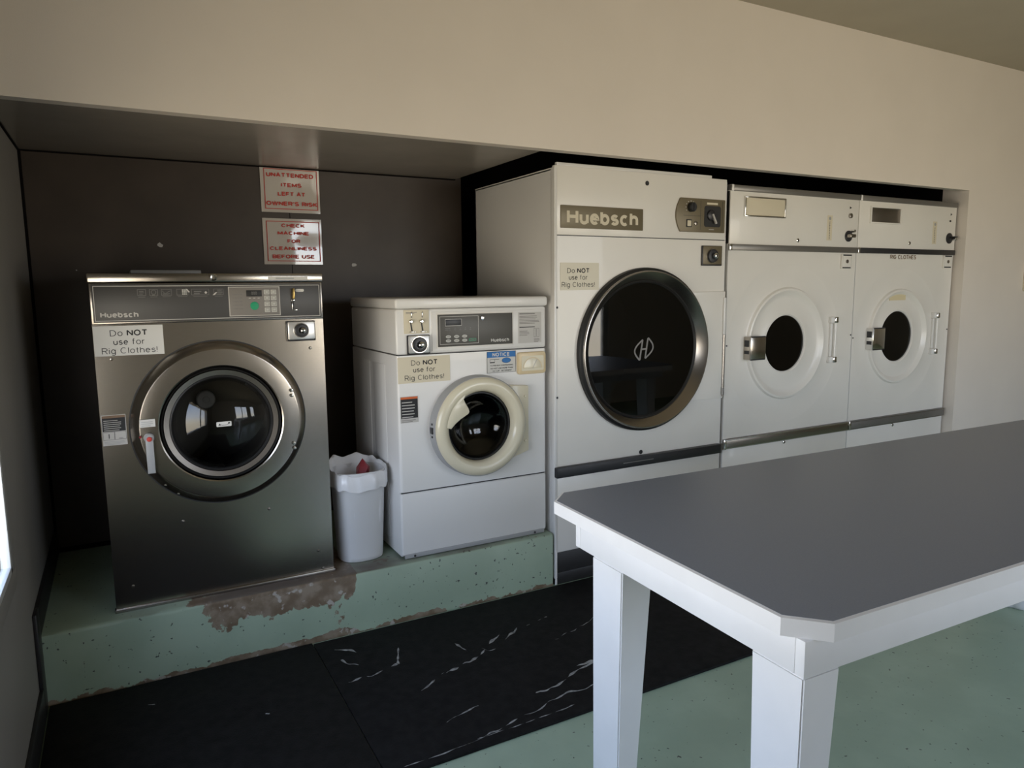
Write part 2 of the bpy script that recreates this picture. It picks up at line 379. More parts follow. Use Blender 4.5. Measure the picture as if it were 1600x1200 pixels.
b.box(-T, q0, YF-T, YF, 0, HC, WALL).box(q1, q2, YF-T, YF, 0, HC, WALL).box(q3, XR+T, YF-T, YF, 0, HC, WALL)
for a, c, e, f in ((q0, q1, z0, z1), (q2, q3, z2, z3)): b.box(a, c, YF-T, YF, 0, e, WALL).box(a, c, YF-T, YF, f, HC, WALL)
struct(b, 'wall_front', 'wall with wide windows behind the camera', 'wall')
struct(MB().box(XR, XR+T, YF, .05, 0, HC, WALL), 'wall_right', 'wall at the far right end of the room', 'wall')
# windows
y0, y1, z0, z1 = WIN1
b = MB(); d0, d1 = -.05, -.035
for a, c, e, f in ((y0, y1, z0, z0+.02), (y0, y1, z1-.02, z1), (y0, y0+.02, z0, z1), (y1-.02, y1, z0, z1), ((y0+y1)/2-.03, (y0+y1)/2+.03, z0, z1)):
    b.box(-.016, .006, a, c, e, f, FRAME, .002)
w = struct(b, 'window_1', 'bright window in the left wall, cut by the photo edge', 'window')
MB().add([(-.003, y0, z0), (-.003, y1, z0), (-.003, y1, z1), (-.003, y0, z1)], [(0, 1, 2, 3)], PANE).build('pane', w)
b = MB()
for a, c, e, f in ((y0-.06, y1+.06, z0-.055, z0-.0), (y0-.06, y1+.06, z1, z1+.06), (y0-.06, y0, z0, z1), (y1, y1+.05, z0, z1)): b.box(0, .006, a, c, e, f, WALLL, .002)
struct(b, 'trim_2', 'casing around the left window, in the shaded wall grey', 'trim')
for k_, (x0, x1, z0, z1), lab in ((2, WIN2, 'wide front window behind the camera'), (3, WIN3, 'narrow front window behind the camera, reflected in the dryer glass')):
    b = MB()
    for a, c, e, f in ((x0, x1, z0, z0+.05), (x0, x1, z1-.05, z1), (x0, x0+.05, z0, z1), (x1-.06, x1, z0, z1))+(((2.95, 3.02, z0, z1),) if k_ == 2 else ()):
        b.box(a, c, YF-.09, YF-.03, e, f, FRAME, .004)
    b.box(x0-.03, x1+.03, YF-.03, YF+.06, z0-.03, z0, FRAME, .004)
    w = struct(b, 'window_%d' % k_, lab, 'window')
    MB().quad(x0, x1, z0, z1, YF-.06, PANE).build('pane', w)
# plinth and baseboards
PZ, PY, PX = .246, .057, 1.945
b = MB()
prof = [(PY, 0), (PY, PZ-.014), (PY+.004, PZ-.004), (PY+.014, PZ), (YB, PZ), (YB, 0)]
nx = 60; R = random.Random(4)
for i in range(nx+1):
    x = .002+(PX-.002)*i/nx
    for j, (y, z) in enumerate(prof):
        w_ = .003*(noise.noise((x*14, j*3.1, 0))) if j in (1, 2, 3) else 0
        b.v.append((x, y+w_, z+w_*.6))
n = len(prof); mi = b.mi(PLINTH)
for i in range(nx):
    for j in range(n): b.f.append((i*n+j, (i+1)*n+j, (i+1)*n+(j+1) % n, i*n+(j+1) % n)); b.m.append(mi)
b.f += [tuple(range(n)), tuple(nx*n+k for k in range(n))]; b.m += [mi, mi]
struct(b, 'floor_platform', 'raised green concrete plinth with peeling paint under the washers', 'platform', recalc=True, smooth=50)
b = MB().box(0, .012, PY-.01, YB, PZ, PZ+.10, BLACKV, .003).box(0, .012, PY-.075, PY-.0, 0, PZ+.10, BLACKV, .003).box(0, .012, YF, PY-.075, 0, .10, BLACKV, .003)
struct(b, 'baseboard_left', 'black vinyl baseboard stepping over the plinth', 'baseboard')
struct(MB().box(XE+.02, XR, -.012, 0, 0, .10, BLACKV, .003), 'baseboard_back', 'black vinyl baseboard along the wall right of the dryers', 'baseboard')
struct(MB().box(.012, XA, YB-.012, YB, PZ, PZ+.018, VOID), 'trim_3', 'dark strip where plinth meets the alcove wall', 'trim')

# paint chips on the alcove wall are marks of that wall
def chips():
    b = MB(); R = random.Random(2)
    for cx, cz, s in ((.483, 1.539, .013), (1.335, 1.460, .015), (.165, 1.43, .003)):
        b.poly([(cx+s*R.uniform(.6, 1)*math.cos(a), cz+s*R.uniform(.5, 1)*math.sin(a)) for a in [i*PI/4 for i in range(8)]], YB-.001, LINE)
    o = b.build('trim_4'); tag(o, 'pale paint chips on the dark alcove wall', 'paint chip', kind='structure')
chips()

# ------------------------------------------------------------------ shared machine parts
def screw(p, x, z, y, m=CHROME, r=.006, name='screw'):
    return MB().lathe(x, z, [(r, y), (r, y-.002), (r*.7, y-.004), (r*.2, y-.0045)], m, 14, cap1=True).build(name, p)
SATIN = mat('satin_chrome', (.82, .81, .79), .34, .85)
def coin_slide(p, x0, x1, z0, z1, y, cx, cz, r, plate=SATIN, deep=.018):
    c = MB().box(x0-.004, x1+.004, y-.010, y, z0-.006, z1+.002, TRIMD, .003).box(x0, x1, y-deep, y-.006, z0, z1, plate, .004).build('coin_slide', p)
    k = MB().lathe(cx, cz, [(r*1.12, y-deep), (r*1.1, y-deep-.004), (r, y-deep-.004)], CHROME, 40)
    k.lathe(cx, cz, [(r, y-deep-.004), (r*.97, y-deep-.012), (r*.6, y-deep-.015), (r*.45, y-deep-.014)], TRIMD, 40).build('coin_bezel', c)
    MB().lathe(cx+.002, cz, [(r*.45, y-deep-.012), (r*.42, y-deep-.026), (r*.28, y-deep-.030), (r*.15, y-deep-.031)], CHROME, 30, cap1=True).box(cx-.0012+.002, cx+.0032, y-deep-.0318, y-deep-.030, cz-r*.26, cz+r*.26, BLACK).build('coin_knob', c)
    return c
def paper_notice(p, x0, x1, z0, z1, y, paper, rows):
    b = MB().box(x0, x1, y-.0008, y, z0, z1, paper)
    for t, a, c, e, f, bold in rows: b.text(t, a, c, e, f, y-.0014, INK, bold)
    return b.build('paper_notice', p)
def rig_rows(cx, ly, s=1.0):
    """Do NOT / use for / Rig Clothes! centred on cx, baselines ly"""
    h = .020*s
    return [('Do', cx-.055*s, cx-.018*s, ly[0], ly[0]+h, .10), ('NOT', cx-.006*s, cx+.056*s, ly[0], ly[0]+h, .19),
            ('use', cx-.047*s, cx-.004*s, ly[1], ly[1]+h*.74, .13), ('for', cx+.008*s, cx+.046*s, ly[1], ly[1]+h, .10),
            ('Rig', cx-.082*s, cx-.042*s, ly[2]-h*.3, ly[2]+h, .10), ('Clothes!', cx-.028*s, cx+.082*s, ly[2], ly[2]+h, .10)]
def warning_label(p, x0, x1, z0, z1, y, top, split):
    b = MB().box(x0, x1, y-.0008, y, z0, z1, LINE); h = z1-z0; zs = z0+h*split
    b.quad(x0+.002, x1-.002, zs, z1-.002, y-.0012, INK).quad(x0+.002, x1-.002, z1-h*.10, z1-.002, y-.0015, top)
    b.bars(x0+.006, x1-.008, zs+h*.03, z1-h*.13, 6, y-.0015, LINE, .3, 3)
    return b, h, zs

# ------------------------------------------------------------------ steel washer
def steel_washer():
    y0 = .123; Wd, H, D = .750, 1.1545, .74
    t = thing('front_load_washer', 'large stainless steel coin washer on the plinth by the left wall', 'washing machine', (.2245, y0, PZ), group='washing machines on the plinth')
    DC = (.375, .631)
    b = MB().holed(.003, Wd-.003, .012, .988, 0, *DC, .215, STEEL)
    b.box(.0, .02, .004, D, .004, 1.12, STEELD).box(Wd-.02, Wd, .004, D, .004, 1.12, STEELD).box(.02, Wd-.02, D-.02, D, .004, 1.12, STEELD).box(.02, Wd-.02, .02, D-.02, .004, .02, BLACK)
    b.box(0, .003, .0, .004, .012, .988, STEEL).box(Wd-.003, Wd, .0, .004, .012, .988, STEEL)
    b.box(-.004, Wd+.004, -.008, .02, 0, .012, STEELD, .002).box(.0, Wd, .002, .02, .988, 1.0, BLACK)
    b.build('cabinet', t)
    lid = MB().box(-.004, Wd+.004, -.006, D, 1.125, H, STEEL, .004).build('top_lid', t)
    MB().lathe(.376, 1.141, [(.012, -.006), (.012, -.011), (.009, -.013), (.004, -.012)], CHROME, 24, cap1=True).build('lock', lid)
    note(MB().box(.559, .699, -.0068, -.006, 1.1315, 1.1430, PAPER).bars(.585, .672, 1.1350, 1.1395, 1, -.0074, GREYP, .9).build('label_strip', lid), 'white printed strip on the lid')
    MB().box(.13, .38, .42, .60, H, H+.022, GREYP, .004).build('soap_hatch', t)
    # control fascia
    cp = MB().box(.0, Wd, -.004, .02, .9895, 1.1225, STEELD, .002).box(.006, Wd-.006, -.006, -.003, .994, 1.119, FASC, .001)
    cp.rect(.0105, Wd-.0105, .9985, 1.1135, .0022, -.0065, LINE)
    cp.text('Huebsch', .026, .137, 1.010, 1.0285, -.0066, LINE, .22)
    icons = [(.151, .013), (.187, .013), (.226, .016), (.275, .018), (.331, .028), (.390, .016)]
    for i, (cx, hw) in enumerate(icons):
        cp.rect(cx-hw, cx+hw, 1.0805, 1.1015, .0014, -.0066, LINED).quad(cx-hw*.8, cx+hw*.8, 1.0755, 1.0768, -.0066, LINED)
        if i == 0: cp.bars(cx-.007, cx+.007, 1.085, 1.098, 3, -.0066, LINED)
        if i == 1: cp.ribbon(arc(cx, 1.092, .007, 0, 360), .0015, -.0066, LINED).quad(cx-.005, cx+.005, 1.0805, 1.0825, -.0066, LINE)
        if i == 2: cp.ribbon([(cx-.013, 1.096), (cx-.004, 1.086), (cx+.004, 1.092), (cx+.013, 1.096)], .0015, -.0066, LINED).bars(cx-.012, cx+.012, 1.083, 1.089, 2, -.0066, LINED)
        if i == 3:
            for r in range(4):
                for c in range(3): cp.quad(cx-.001+c*.0052, cx+.003+c*.0052, 1.0825+r*.0046, 1.0862+r*.0046, -.0068, KEYW)
            cp.poly([(cx+.011, 1.103), (cx+.016, 1.101), (cx+.024, 1.091), (cx+.018, 1.090)], -.0069, LINE)
        if i == 4: cp.poly(arc(cx+.018, 1.089, .004, 0, 360, 12), -.0067, LINE).bars(cx-.02, cx+.005, 1.084, 1.098, 2, -.0066, LINED)
        if i == 5: cp.bars(cx-.004, cx+.014, 1.083, 1.100, 5, -.0066, LINED).poly([(cx-.020, 1.080), (cx-.014, 1.0795), (cx-.004, 1.089), (cx-.009, 1.090)], -.0069, LINE)
    cp = cp.build('control_panel', t)
    kp = MB().box(.421, .597, -.0075, -.005, 1.004, 1.109, PADG, .001).rect(.422, .596, 1.005, 1.108, .0024, -.0078, LINE)
    for r in range(5):
        for c in range(2): kp.quad(.441+c*.017, .451+c*.017, 1.03+r*.0125, 1.032+r*.0125, -.0078, LINED).poly(arc(.437+c*.017, 1.031+r*.0125, .0014, 0, 360, 8), -.0078, LINED)
    for c in range(3): kp.quad(.489+c*.015, .496+c*.015, 1.066, 1.0685, -.0078, LINE)
    kp.build('keypad', cp)
    note(MB().box(.481, .534, -.0085, -.007, 1.0735, 1.0955, BLACK, .001).text('000', .498, .517, 1.0795, 1.0905, -.0087, LINED, .14).build('display', cp), 'dark display window')
    note(MB().lathe(.507, 1.040, [(.0145, -.0075), (.0145, -.009), (.013, -.0095)], GREEN, 24, cap1=True).build('start_key', cp), 'round green start key')
    for r in range(4):
        for c in range(2):
            x, z = .551+c*.0235, 1.0885-r*.0211
            MB().box(x-.0095, x+.0095, -.0092, -.007, z-.0085, z+.0085, KEYW, .001).rect(x-.006, x+.006, z-.005, z+.005, .0012, -.0095, PADG).build('key', cp)
    MB().box(.6405, .6475, -.020, -.006, 1.062, 1.101, BRASS, .002).box(.636, .648, -.012, -.006, 1.055, 1.061, CHROME, .001).box(.640, .645, -.0068, -.006, 1.028, 1.052, BLACK).box(.637, .640, -.012, -.006, 1.024, 1.053, CHROME, .001).box(.638, .656, -.011, -.006, 1.021, 1.025, CHROME, .001).build('coin_slot', cp)
    note(MB().prism(rrect(.652, .683, 1.088, 1.0985, .005), -.0075, -.006, PAPER).bars(.660, .675, 1.0915, 1.0945, 1, -.0079, GREYP).build('coin_label', cp), 'small white oval label')
    paper_notice(t, .001, .207, .884, .983, -.0015, PAPER, rig_rows(.104, (.949, .920, .891)))
    coin_slide(t, .618, .714, .914, .980, -.001, .664, .948, .025)
    wl, h, zs = warning_label(t, .003, .075, .585, .688, -.0015, mat('faded_ink', (.20, .12, .07), .6), .46)
    wl.rect(.005, .039, .604, zs-.002, .0008, -.0025, INK).rect(.039, .073, .604, zs-.002, .0008, -.0025, INK).quad(.021, .0235, .609, .624, -.0025, INK).bars(.05, .068, .607, .610, 1, -.0025, INK).bars(.008, .07, .588, .601, 3, -.0025, GREYP, .35)
    note(wl.build('warning_label', t), 'black and silver warning label')
    # door: dished ring, rubber seal, domed glass
    cx, cz = DC
    d = MB().lathe(cx, cz, [(.290, 0), (.289, -.006), (.266, -.036), (.263, -.0385), (.259, -.039), (.207, -.039), (.203, -.037), (.200, -.032), (.197, -.012)], STEEL, 96)
    d.lathe(cx, cz, [(.2935, -.0005), (.2935, -.003), (.288, -.003)], BLACK, 96)
    d = d.build('door', t, smooth=24)
    MB().lathe(cx, cz, [(.197, -.034), (.196, -.038), (.193, -.034), (.192, -.026)], BLACK, 96).lathe(cx, cz, [(.192, -.026), (.189, -.033), (.172, -.030), (.170, -.022), (.168, -.006)], STEELD, 96).lathe(cx, cz, [(.170, -.027), (.166, -.029), (.160, -.022)], BLACK, 96).build('door_seal', d, smooth=50)
    MB().lathe(cx, cz, [(.168, -.012), (.160, -.026), (.140, -.044), (.11, -.058), (.075, -.069), (.04, -.075), (.012, -.0768), (.002, -.077)], GLASSD, 96, cap1=True).build('door_glass', d, smooth=60)
    note(MB().prism(rrect(cx-.027, cx+.022, cz-.003, cz+.014, .003), -.0805, -.0795, PAPER).ribbon([(cx-.018, cz+.006), (cx-.008, cz+.002), (cx+.006, cz+.002), (cx+.016, cz+.008)], .0012, -.081, INK).poly([(cx-.021, cz+.002), (cx-.013, cz+.002), (cx-.017, cz+.009)], -.081, INK).quad(cx+.011, cx+.017, cz+.006, cz+.011, -.081, INK).build('glass_sticker', d), 'small white sticker on the glass')
    h_ = MB().lathe(.139, .607, [(.016, -.044), (.016, -.056), (.012, -.060)], GREYP, 28, cap1=True).prism([(.127, .607), (.1275, .487), (.1515, .487), (.151, .607)], -.062, -.050, GREYP, .003)
    h_ = h_.build('door_handle', d); MB().lathe(.139, .605, [(.008, -.062), (.008, -.066), (.005, -.068)], RED, 20, cap1=True).build('handle_button', h_)
    note(MB().box(.114, .161, -.0485, -.0468, .644, .670, PAPER).bars(.119, .156, .648, .667, 3, -.049, GREYP, .3).build('door_sticker', d), 'white sticker above the handle')
    MB().lathe(.113, .612, [(.004, -.046), (.004, -.050)], REDP, 12, cap1=True).build('pilot_lamp', d)
    for x, z in ((.613, .732), (.614, .713), (.613, .535), (.614, .517)): screw(d, x, z, -.044, CHROME, .0065, 'hinge_bolt')
    for x, z in ((.178, .437), (.216, .401)): screw(d, x, z, -.042, CHROME, .005, 'bolt')
    dr = MB().lathe(cx, cz, [(.214, .0), (.190, .002), (.185, .05), (.21, .06), (.22, .40)], DRUM, 72).lathe(cx, cz, [(.22, .40), (.05, .42), (.004, .42)], DRUM, 72, cap1=True)
    for k in range(3):
        a = k*2*PI/3+.5; c, s_ = math.cos(a), math.sin(a)
        dr.add([(cx+.22*c-.05*s_, .06, cz+.22*s_+.05*c), (cx+.16*c, .06, cz+.16*s_), (cx+.22*c+.05*s_, .06, cz+.22*s_-.05*c), (cx+.22*c-.05*s_, .4, cz+.22*s_+.05*c), (cx+.16*c, .4, cz+.16*s_), (cx+.22*c+.05*s_, .4, cz+.22*s_-.05*c)], [(0, 1, 4, 3), (1, 2, 5, 4), (0, 1, 2)], DRUM)
    dr = dr.build('drum', t)
    MB().lathe(cx-.012, cz+.030, [(.036, .41), (.036, .385), (.032, .38), (.014, .378), (.013, .374), (.004, .374)], BAG, 36, cap1=True).build('drum_hub', dr)
    for x, z in ((.227, .288), (.519, .288), (.056, .085), (.693, .094), (.708, .020), (.047, .874), (.698, .880)): screw(t, x, z, 0, STEELD, .0055)
    return t
steel_washer()

# ------------------------------------------------------------------ white washer
def white_washer():
    Wd, H, D = .683, 1.0585, .60
    t = thing('front_load_washer', 'small white coin washer with cream porthole, right of the bin', 'washing machine', (1.2453, .0854, PZ), group='washing machines on the plinth')
    DC = (.345, .528)
    b = MB().holed(.012, Wd-.012, .282, .834, 0, *DC, .18, ENAM)
    # wrapped cabinet sides with two pressed ribs
    def side(x, s):
        b.box(min(x, x+s*.012), max(x, x+s*.012), .012, D, .012, .834, ENAM, .003)
        for ya in (.14, .34): b.box(min(x, x-s*.003), max(x, x-s*.003), ya, ya+.16, .06, .79, ENAM, .0025)
    side(0, 1); side(Wd, -1)
    for x, a0 in ((.012, 90), (Wd-.012, 0)):
        p = arc(0, 0, .012, a0, a0+90, 6)
        vs = []
        for c, s_ in p: vs += [(x+c, .012-s_, .282), (x+c, .012-s_, .834)]
        b.add(vs, [(2*i, 2*i+1, 2*i+3, 2*i+2) for i in range(6)], ENAM)
    b.box(.012, Wd-.012, D-.01, D, .012, .834, ENAM).box(.012, Wd-.012, .012, D, .012, .02, BLACK)
    b.box(.006, Wd-.006, .006, .02, .8335, .8375, BLACK).box(.006, Wd-.006, .006, .02, .2755, .283, BLACK)
    b.build('cabinet', t)
    lp = MB().box(0, Wd, 0, .02, .016, .2765, ENAM, .009, 3).box(.012, Wd-.012, -.002, .01, .004, .022, GREYP, .002).build('lower_panel', t)
    for x in (.053, .622): screw(lp, x, .012, -.002, TRIMD, .005)
    lid = MB().box(-.004, Wd+.004, -.012, D, 1.0175, H, ENAM, .011, 3).build('top_lid', t)
    cn = MB().box(0, Wd, .0, D, .837, 1.016, ENAM, .010, 3)
    cn.box(.150, Wd-.008, -.004, .004, .846, 1.004, ENAM, .003)
    cn = cn.build('console', t)
    fp = MB().box(.169, .519, -.006, -.003, .857, .997, ENAMD, .001).box(.174, .5145, -.0075, -.005, .862, .992, FASC2, .001)
    fp.rect(.182, .355, .871, .984, .0018, -.0079, LINE).text('Huebsch', .412, .497, .8725, .8875, -.0079, PAPER, .22)
    for c in range(5): fp.quad(.222+c*.023, .230+c*.023, .928, .930, -.0079, LINED).quad(.224+c*.023, .228+c*.023, .934, .937, -.0079, LINED)
    fp.bars(.205, .225, .928, .940, 2, -.0079, LINED)
    fp = fp.build('control_panel', cn)
    note(MB().box(.205, .279, -.0085, -.007, .945, .973, TRIMD, .001).rect(.205, .279, .945, .973, .002, -.0088, LINE).build('display', t), 'dark framed display window')
    for x in (.219, .255, .291):
        for z in (.902, .8855): MB().prism(arc(x, z, .0115, 0, 360, 20, .0062), -.0092, -.007, KEYW).quad(x-.006, x+.006, z-.001, z+.001, -.0096, PADG).build('key', t)
    note(MB().prism(rrect(.3105, .343, .8805, .892, .004), -.0088, -.007, GREEN).prism(rrect(.3125, .341, .8822, .8903, .003), -.0092, -.0088, FASC2).quad(.321, .332, .8852, .8872, -.0096, GREEN).build('start_key', t), 'green outlined start key')
    MB().lathe(.372, .974, [(.009, -.007), (.009, -.013), (.005, -.014)], CHROME, 20, cap1=True).build('lock', t)
    lb = MB().box(.544, .658, -.0052, -.004, .861, .992, GREYP, .0005)
    lb = MB().box(.544, .658, -.0050, -.004, .861, .992, LINE).bars(.549, .652, .984, .990, 1, -.0054, INK).bars(.549, .652, .943, .980, 6, -.0054, PADG, .35).bars(.549, .652, .927, .934, 1, -.0054, INK).bars(.549, .60, .893, .917, 4, -.0054, PADG, .35).rect(.620, .630, .885, .922, .001, -.0054, INK).rect(.634, .646, .885, .922, .001, -.0054, INK).bars(.62, .65, .864, .88, 3, -.0054, PADG)
    note(lb.build('instruction_label', t), 'grey printed instruction label')
    # coin levers and slide
    note(MB().box(.034, .139, -.003, .002, .920, 1.013, PAPERY, .001).bars(.042, .09, .998, 1.006, 2, -.0035, PADG).build('coin_plate', t), 'yellowed plate behind the coin levers')
    for x in (.060, .105):
        MB().box(x+.003, x+.0065, -.006, -.003, .982, 1.006, CHROME, .001).lathe(x, .968, [(.0075, -.003), (.0075, -.014), (.004, -.017)], CHROME, 18, cap1=True).prism([(x-.001, .962), (x+.0035, .962), (x+.009, .930), (x+.0035, .930)], -.0045, -.003, BLACK).box(x-.006, x+.020, -.010, -.003, .925, .9285, CHROME, .001).build('coin_lever', t)
    coin_slide(t, .047, .134, .843, .912, .0, .0895, .877, .030)
    paper_notice(t, .003, .226, .724, .828, -.0013, PAPERY, rig_rows(.1145, (.794, .766, .735), 1.02))
    wl, h, zs = warning_label(t, .009, .084, .566, .672, -.0013, ORANGE, .17)
    wl.bars(.013, .075, .569, .581, 2, -.0025, PADG, .4); note(wl.build('warning_label', t), 'black label with orange heading')
    nl = MB().box(.394, .531, -.0018, -.0008, .741, .831, PAPER).quad(.395, .530, .806, .830, -.0022, BLUE).text('NOTICE', .420, .502, .810, .826, -.0026, PAPER, .22)
    nl.quad(.408, .431, .783, .787, -.0022, INK).rect(.408, .431, .786, .799, .0012, -.0022, INK).quad(.431, .452, .797, .7985, -.0022, INK)
    nl.poly(arc(.486, .792, .021, 0, 360, 24, .011), -.0022, BLUE).quad(.474, .498, .784, .800, -.0024, BLUE).ribbon(arc(.486, .792, .021, 0, 360, 24, .011), .001, -.0026, INK)
    nl.text('TO PREVENT OVERSUDSING,', .409, .518, .7685, .7745, -.0022, INK, .18).text('DO NOT USE MORE THAN', .411, .517, .757, .763, -.0022, INK, .18).text('1/4 CUP', .420, .453, .746, .752, -.0022, INK, .18).text('DETERGENT', .462, .512, .746, .752, -.0022, INK, .18)
    note(nl.rect(.394, .531, .741, .831, .0012, -.0028, INK).build('notice_label', t), 'white notice label with blue heading')
    sd = MB().prism(rrect(.538, .675, .727, .822, .012), -.016, 0, YELLOW, .006).prism(rrect(.552, .662, .742, .806, .006), -.0175, -.0155, CREAM).build('soap_drawer', t)
    note(sd, 'yellowed plastic soap drawer')
    dish = MB().prism(arc(.606, .752, .046, 0, 180, 20, .046)+[(.560, .747), (.652, .747)][0:0], -.0185, -.017, CREAM, .001).ribbon(arc(.606, .752, .046, 0, 180, 20, .046), .003, -.019, YELLOW).ribbon([(.606, .752), (.628, .790)], .003, -.019, LINE).build('drawer_pull', sd)
    # door: grey outer ring, cream rounded face with hinge plate and thumb notch, glass bowl
    cx, cz = DC[0]-.003, DC[1]
    d = MB().lathe(cx, cz, [(.212, 0), (.2095, -.046), (.207, -.049), (.198, -.049)], GREYP, 96)
    d = d.build('door', t, smooth=40); note(d, 'porthole door with grey rim')
    f = MB()
    prof = [(.206, -.046), (.205, -.052), (.199, -.061), (.187, -.067), (.172, -.068), (.156, -.062), (.148, -.050), (.1455, -.034), (.144, -.016)]
    f.lathe(cx, cz, prof, CREAM, 96)
    f.build('door_face', d, smooth=60)
    # thumb grip: the cream wedge that covers the upper left of the glass
    outer = [(cx+.163*math.cos(math.radians(a)), cz+.163*math.sin(math.radians(a))) for a in range(116, 180, 6)]
    tip = [(cx-.142, cz+.006), (cx-.122, cz+.026), (cx-.100, cz+.042), (cx-.078, cz+.054), (cx-.064, cz+.062), (cx-.060, cz+.070), (cx-.064, cz+.084), (cx-.078, cz+.108), (cx-.084, cz+.122)]
    b2 = MB().prism(outer+tip, -.0645, -.020, CREAM, .004); b2.build('thumb_grip', d)
    pl = MB().prism([(cx+.236, cz-.128), (cx+.236, cz+.148), (cx+.232, cz+.152), (cx+.150, cz+.160), (cx+.085, cz+.168)]+arc(cx, cz, .175, 60, -60, 20)+[(cx+.085, cz-.172), (cx+.12, cz-.166), (cx+.232, cz-.132)], -.030, 0, CREAM, .004).build('hinge_plate', d)
    for x, z in ((cx+.152, cz+.15), (cx+.218, cz+.108), (cx+.218, cz-.086), (cx+.135, cz-.15)): screw(pl, x, z, -.030, CREAM, .006)
    MB().box(cx-.2145, cx-.205, -.036, -.012, cz-.013, cz+.013, TRIMD, .001).build('door_catch', d)
    for z in (cz+.026, cz-.026): MB().box(cx-.2125, cx-.2085, -.029, -.021, z-.004, z+.004, BLACK, .001).build('screw', d)
    MB().lathe(cx, cz, [(.148, -.024), (.144, -.030), (.137, -.030), (.132, -.018), (.128, -.010)], BLACK, 96).build('door_seal', d, smooth=60)
    MB().lathe(cx, cz, [(.138, -.020), (.128, -.030), (.110, -.024), (.09, -.004), (.06, .012), (.03, .02), (.004, .022)], GLASSD, 96, cap1=True).build('door_glass', d, smooth=60)
    dr = MB().lathe(cx, cz, [(.18, .0), (.15, .004), (.145, .05), (.19, .07), (.20, .36)], DRUM, 72).lathe(cx, cz, [(.20, .36), (.06, .39), (.004, .39)], DRUM, 72, cap1=True)
    for k in range(3):
        a = k*2*PI/3+.2; c, s_ = math.cos(a), math.sin(a)
        dr.add([(cx+.2*c-.04*s_, .07, cz+.2*s_+.04*c), (cx+.13*c, .07, cz+.13*s_), (cx+.2*c+.04*s_, .07, cz+.2*s_-.04*c), (cx+.2*c-.04*s_, .36, cz+.2*s_+.04*c), (cx+.13*c, .36, cz+.13*s_), (cx+.2*c+.04*s_, .36, cz+.2*s_-.04*c)], [(0, 1, 4, 3), (1, 2, 5, 4), (0, 1, 2)], STEELD)
    dr.build('drum', t)
    for x in (.06, .62):
        for y in (.06, .52): MB().lathe(x, -y, [(.018, 0), (.018, .012)], BLACK, 16, cap0=True, cap1=True)
    f = MB()
    for x in (.05, Wd-.05):
        for y in (.06, .53): MB().box(x-.02, x+.02, y-.02, y+.02, 0, .018, BLACK, .003).build('foot', t)
    return t
white_washer()

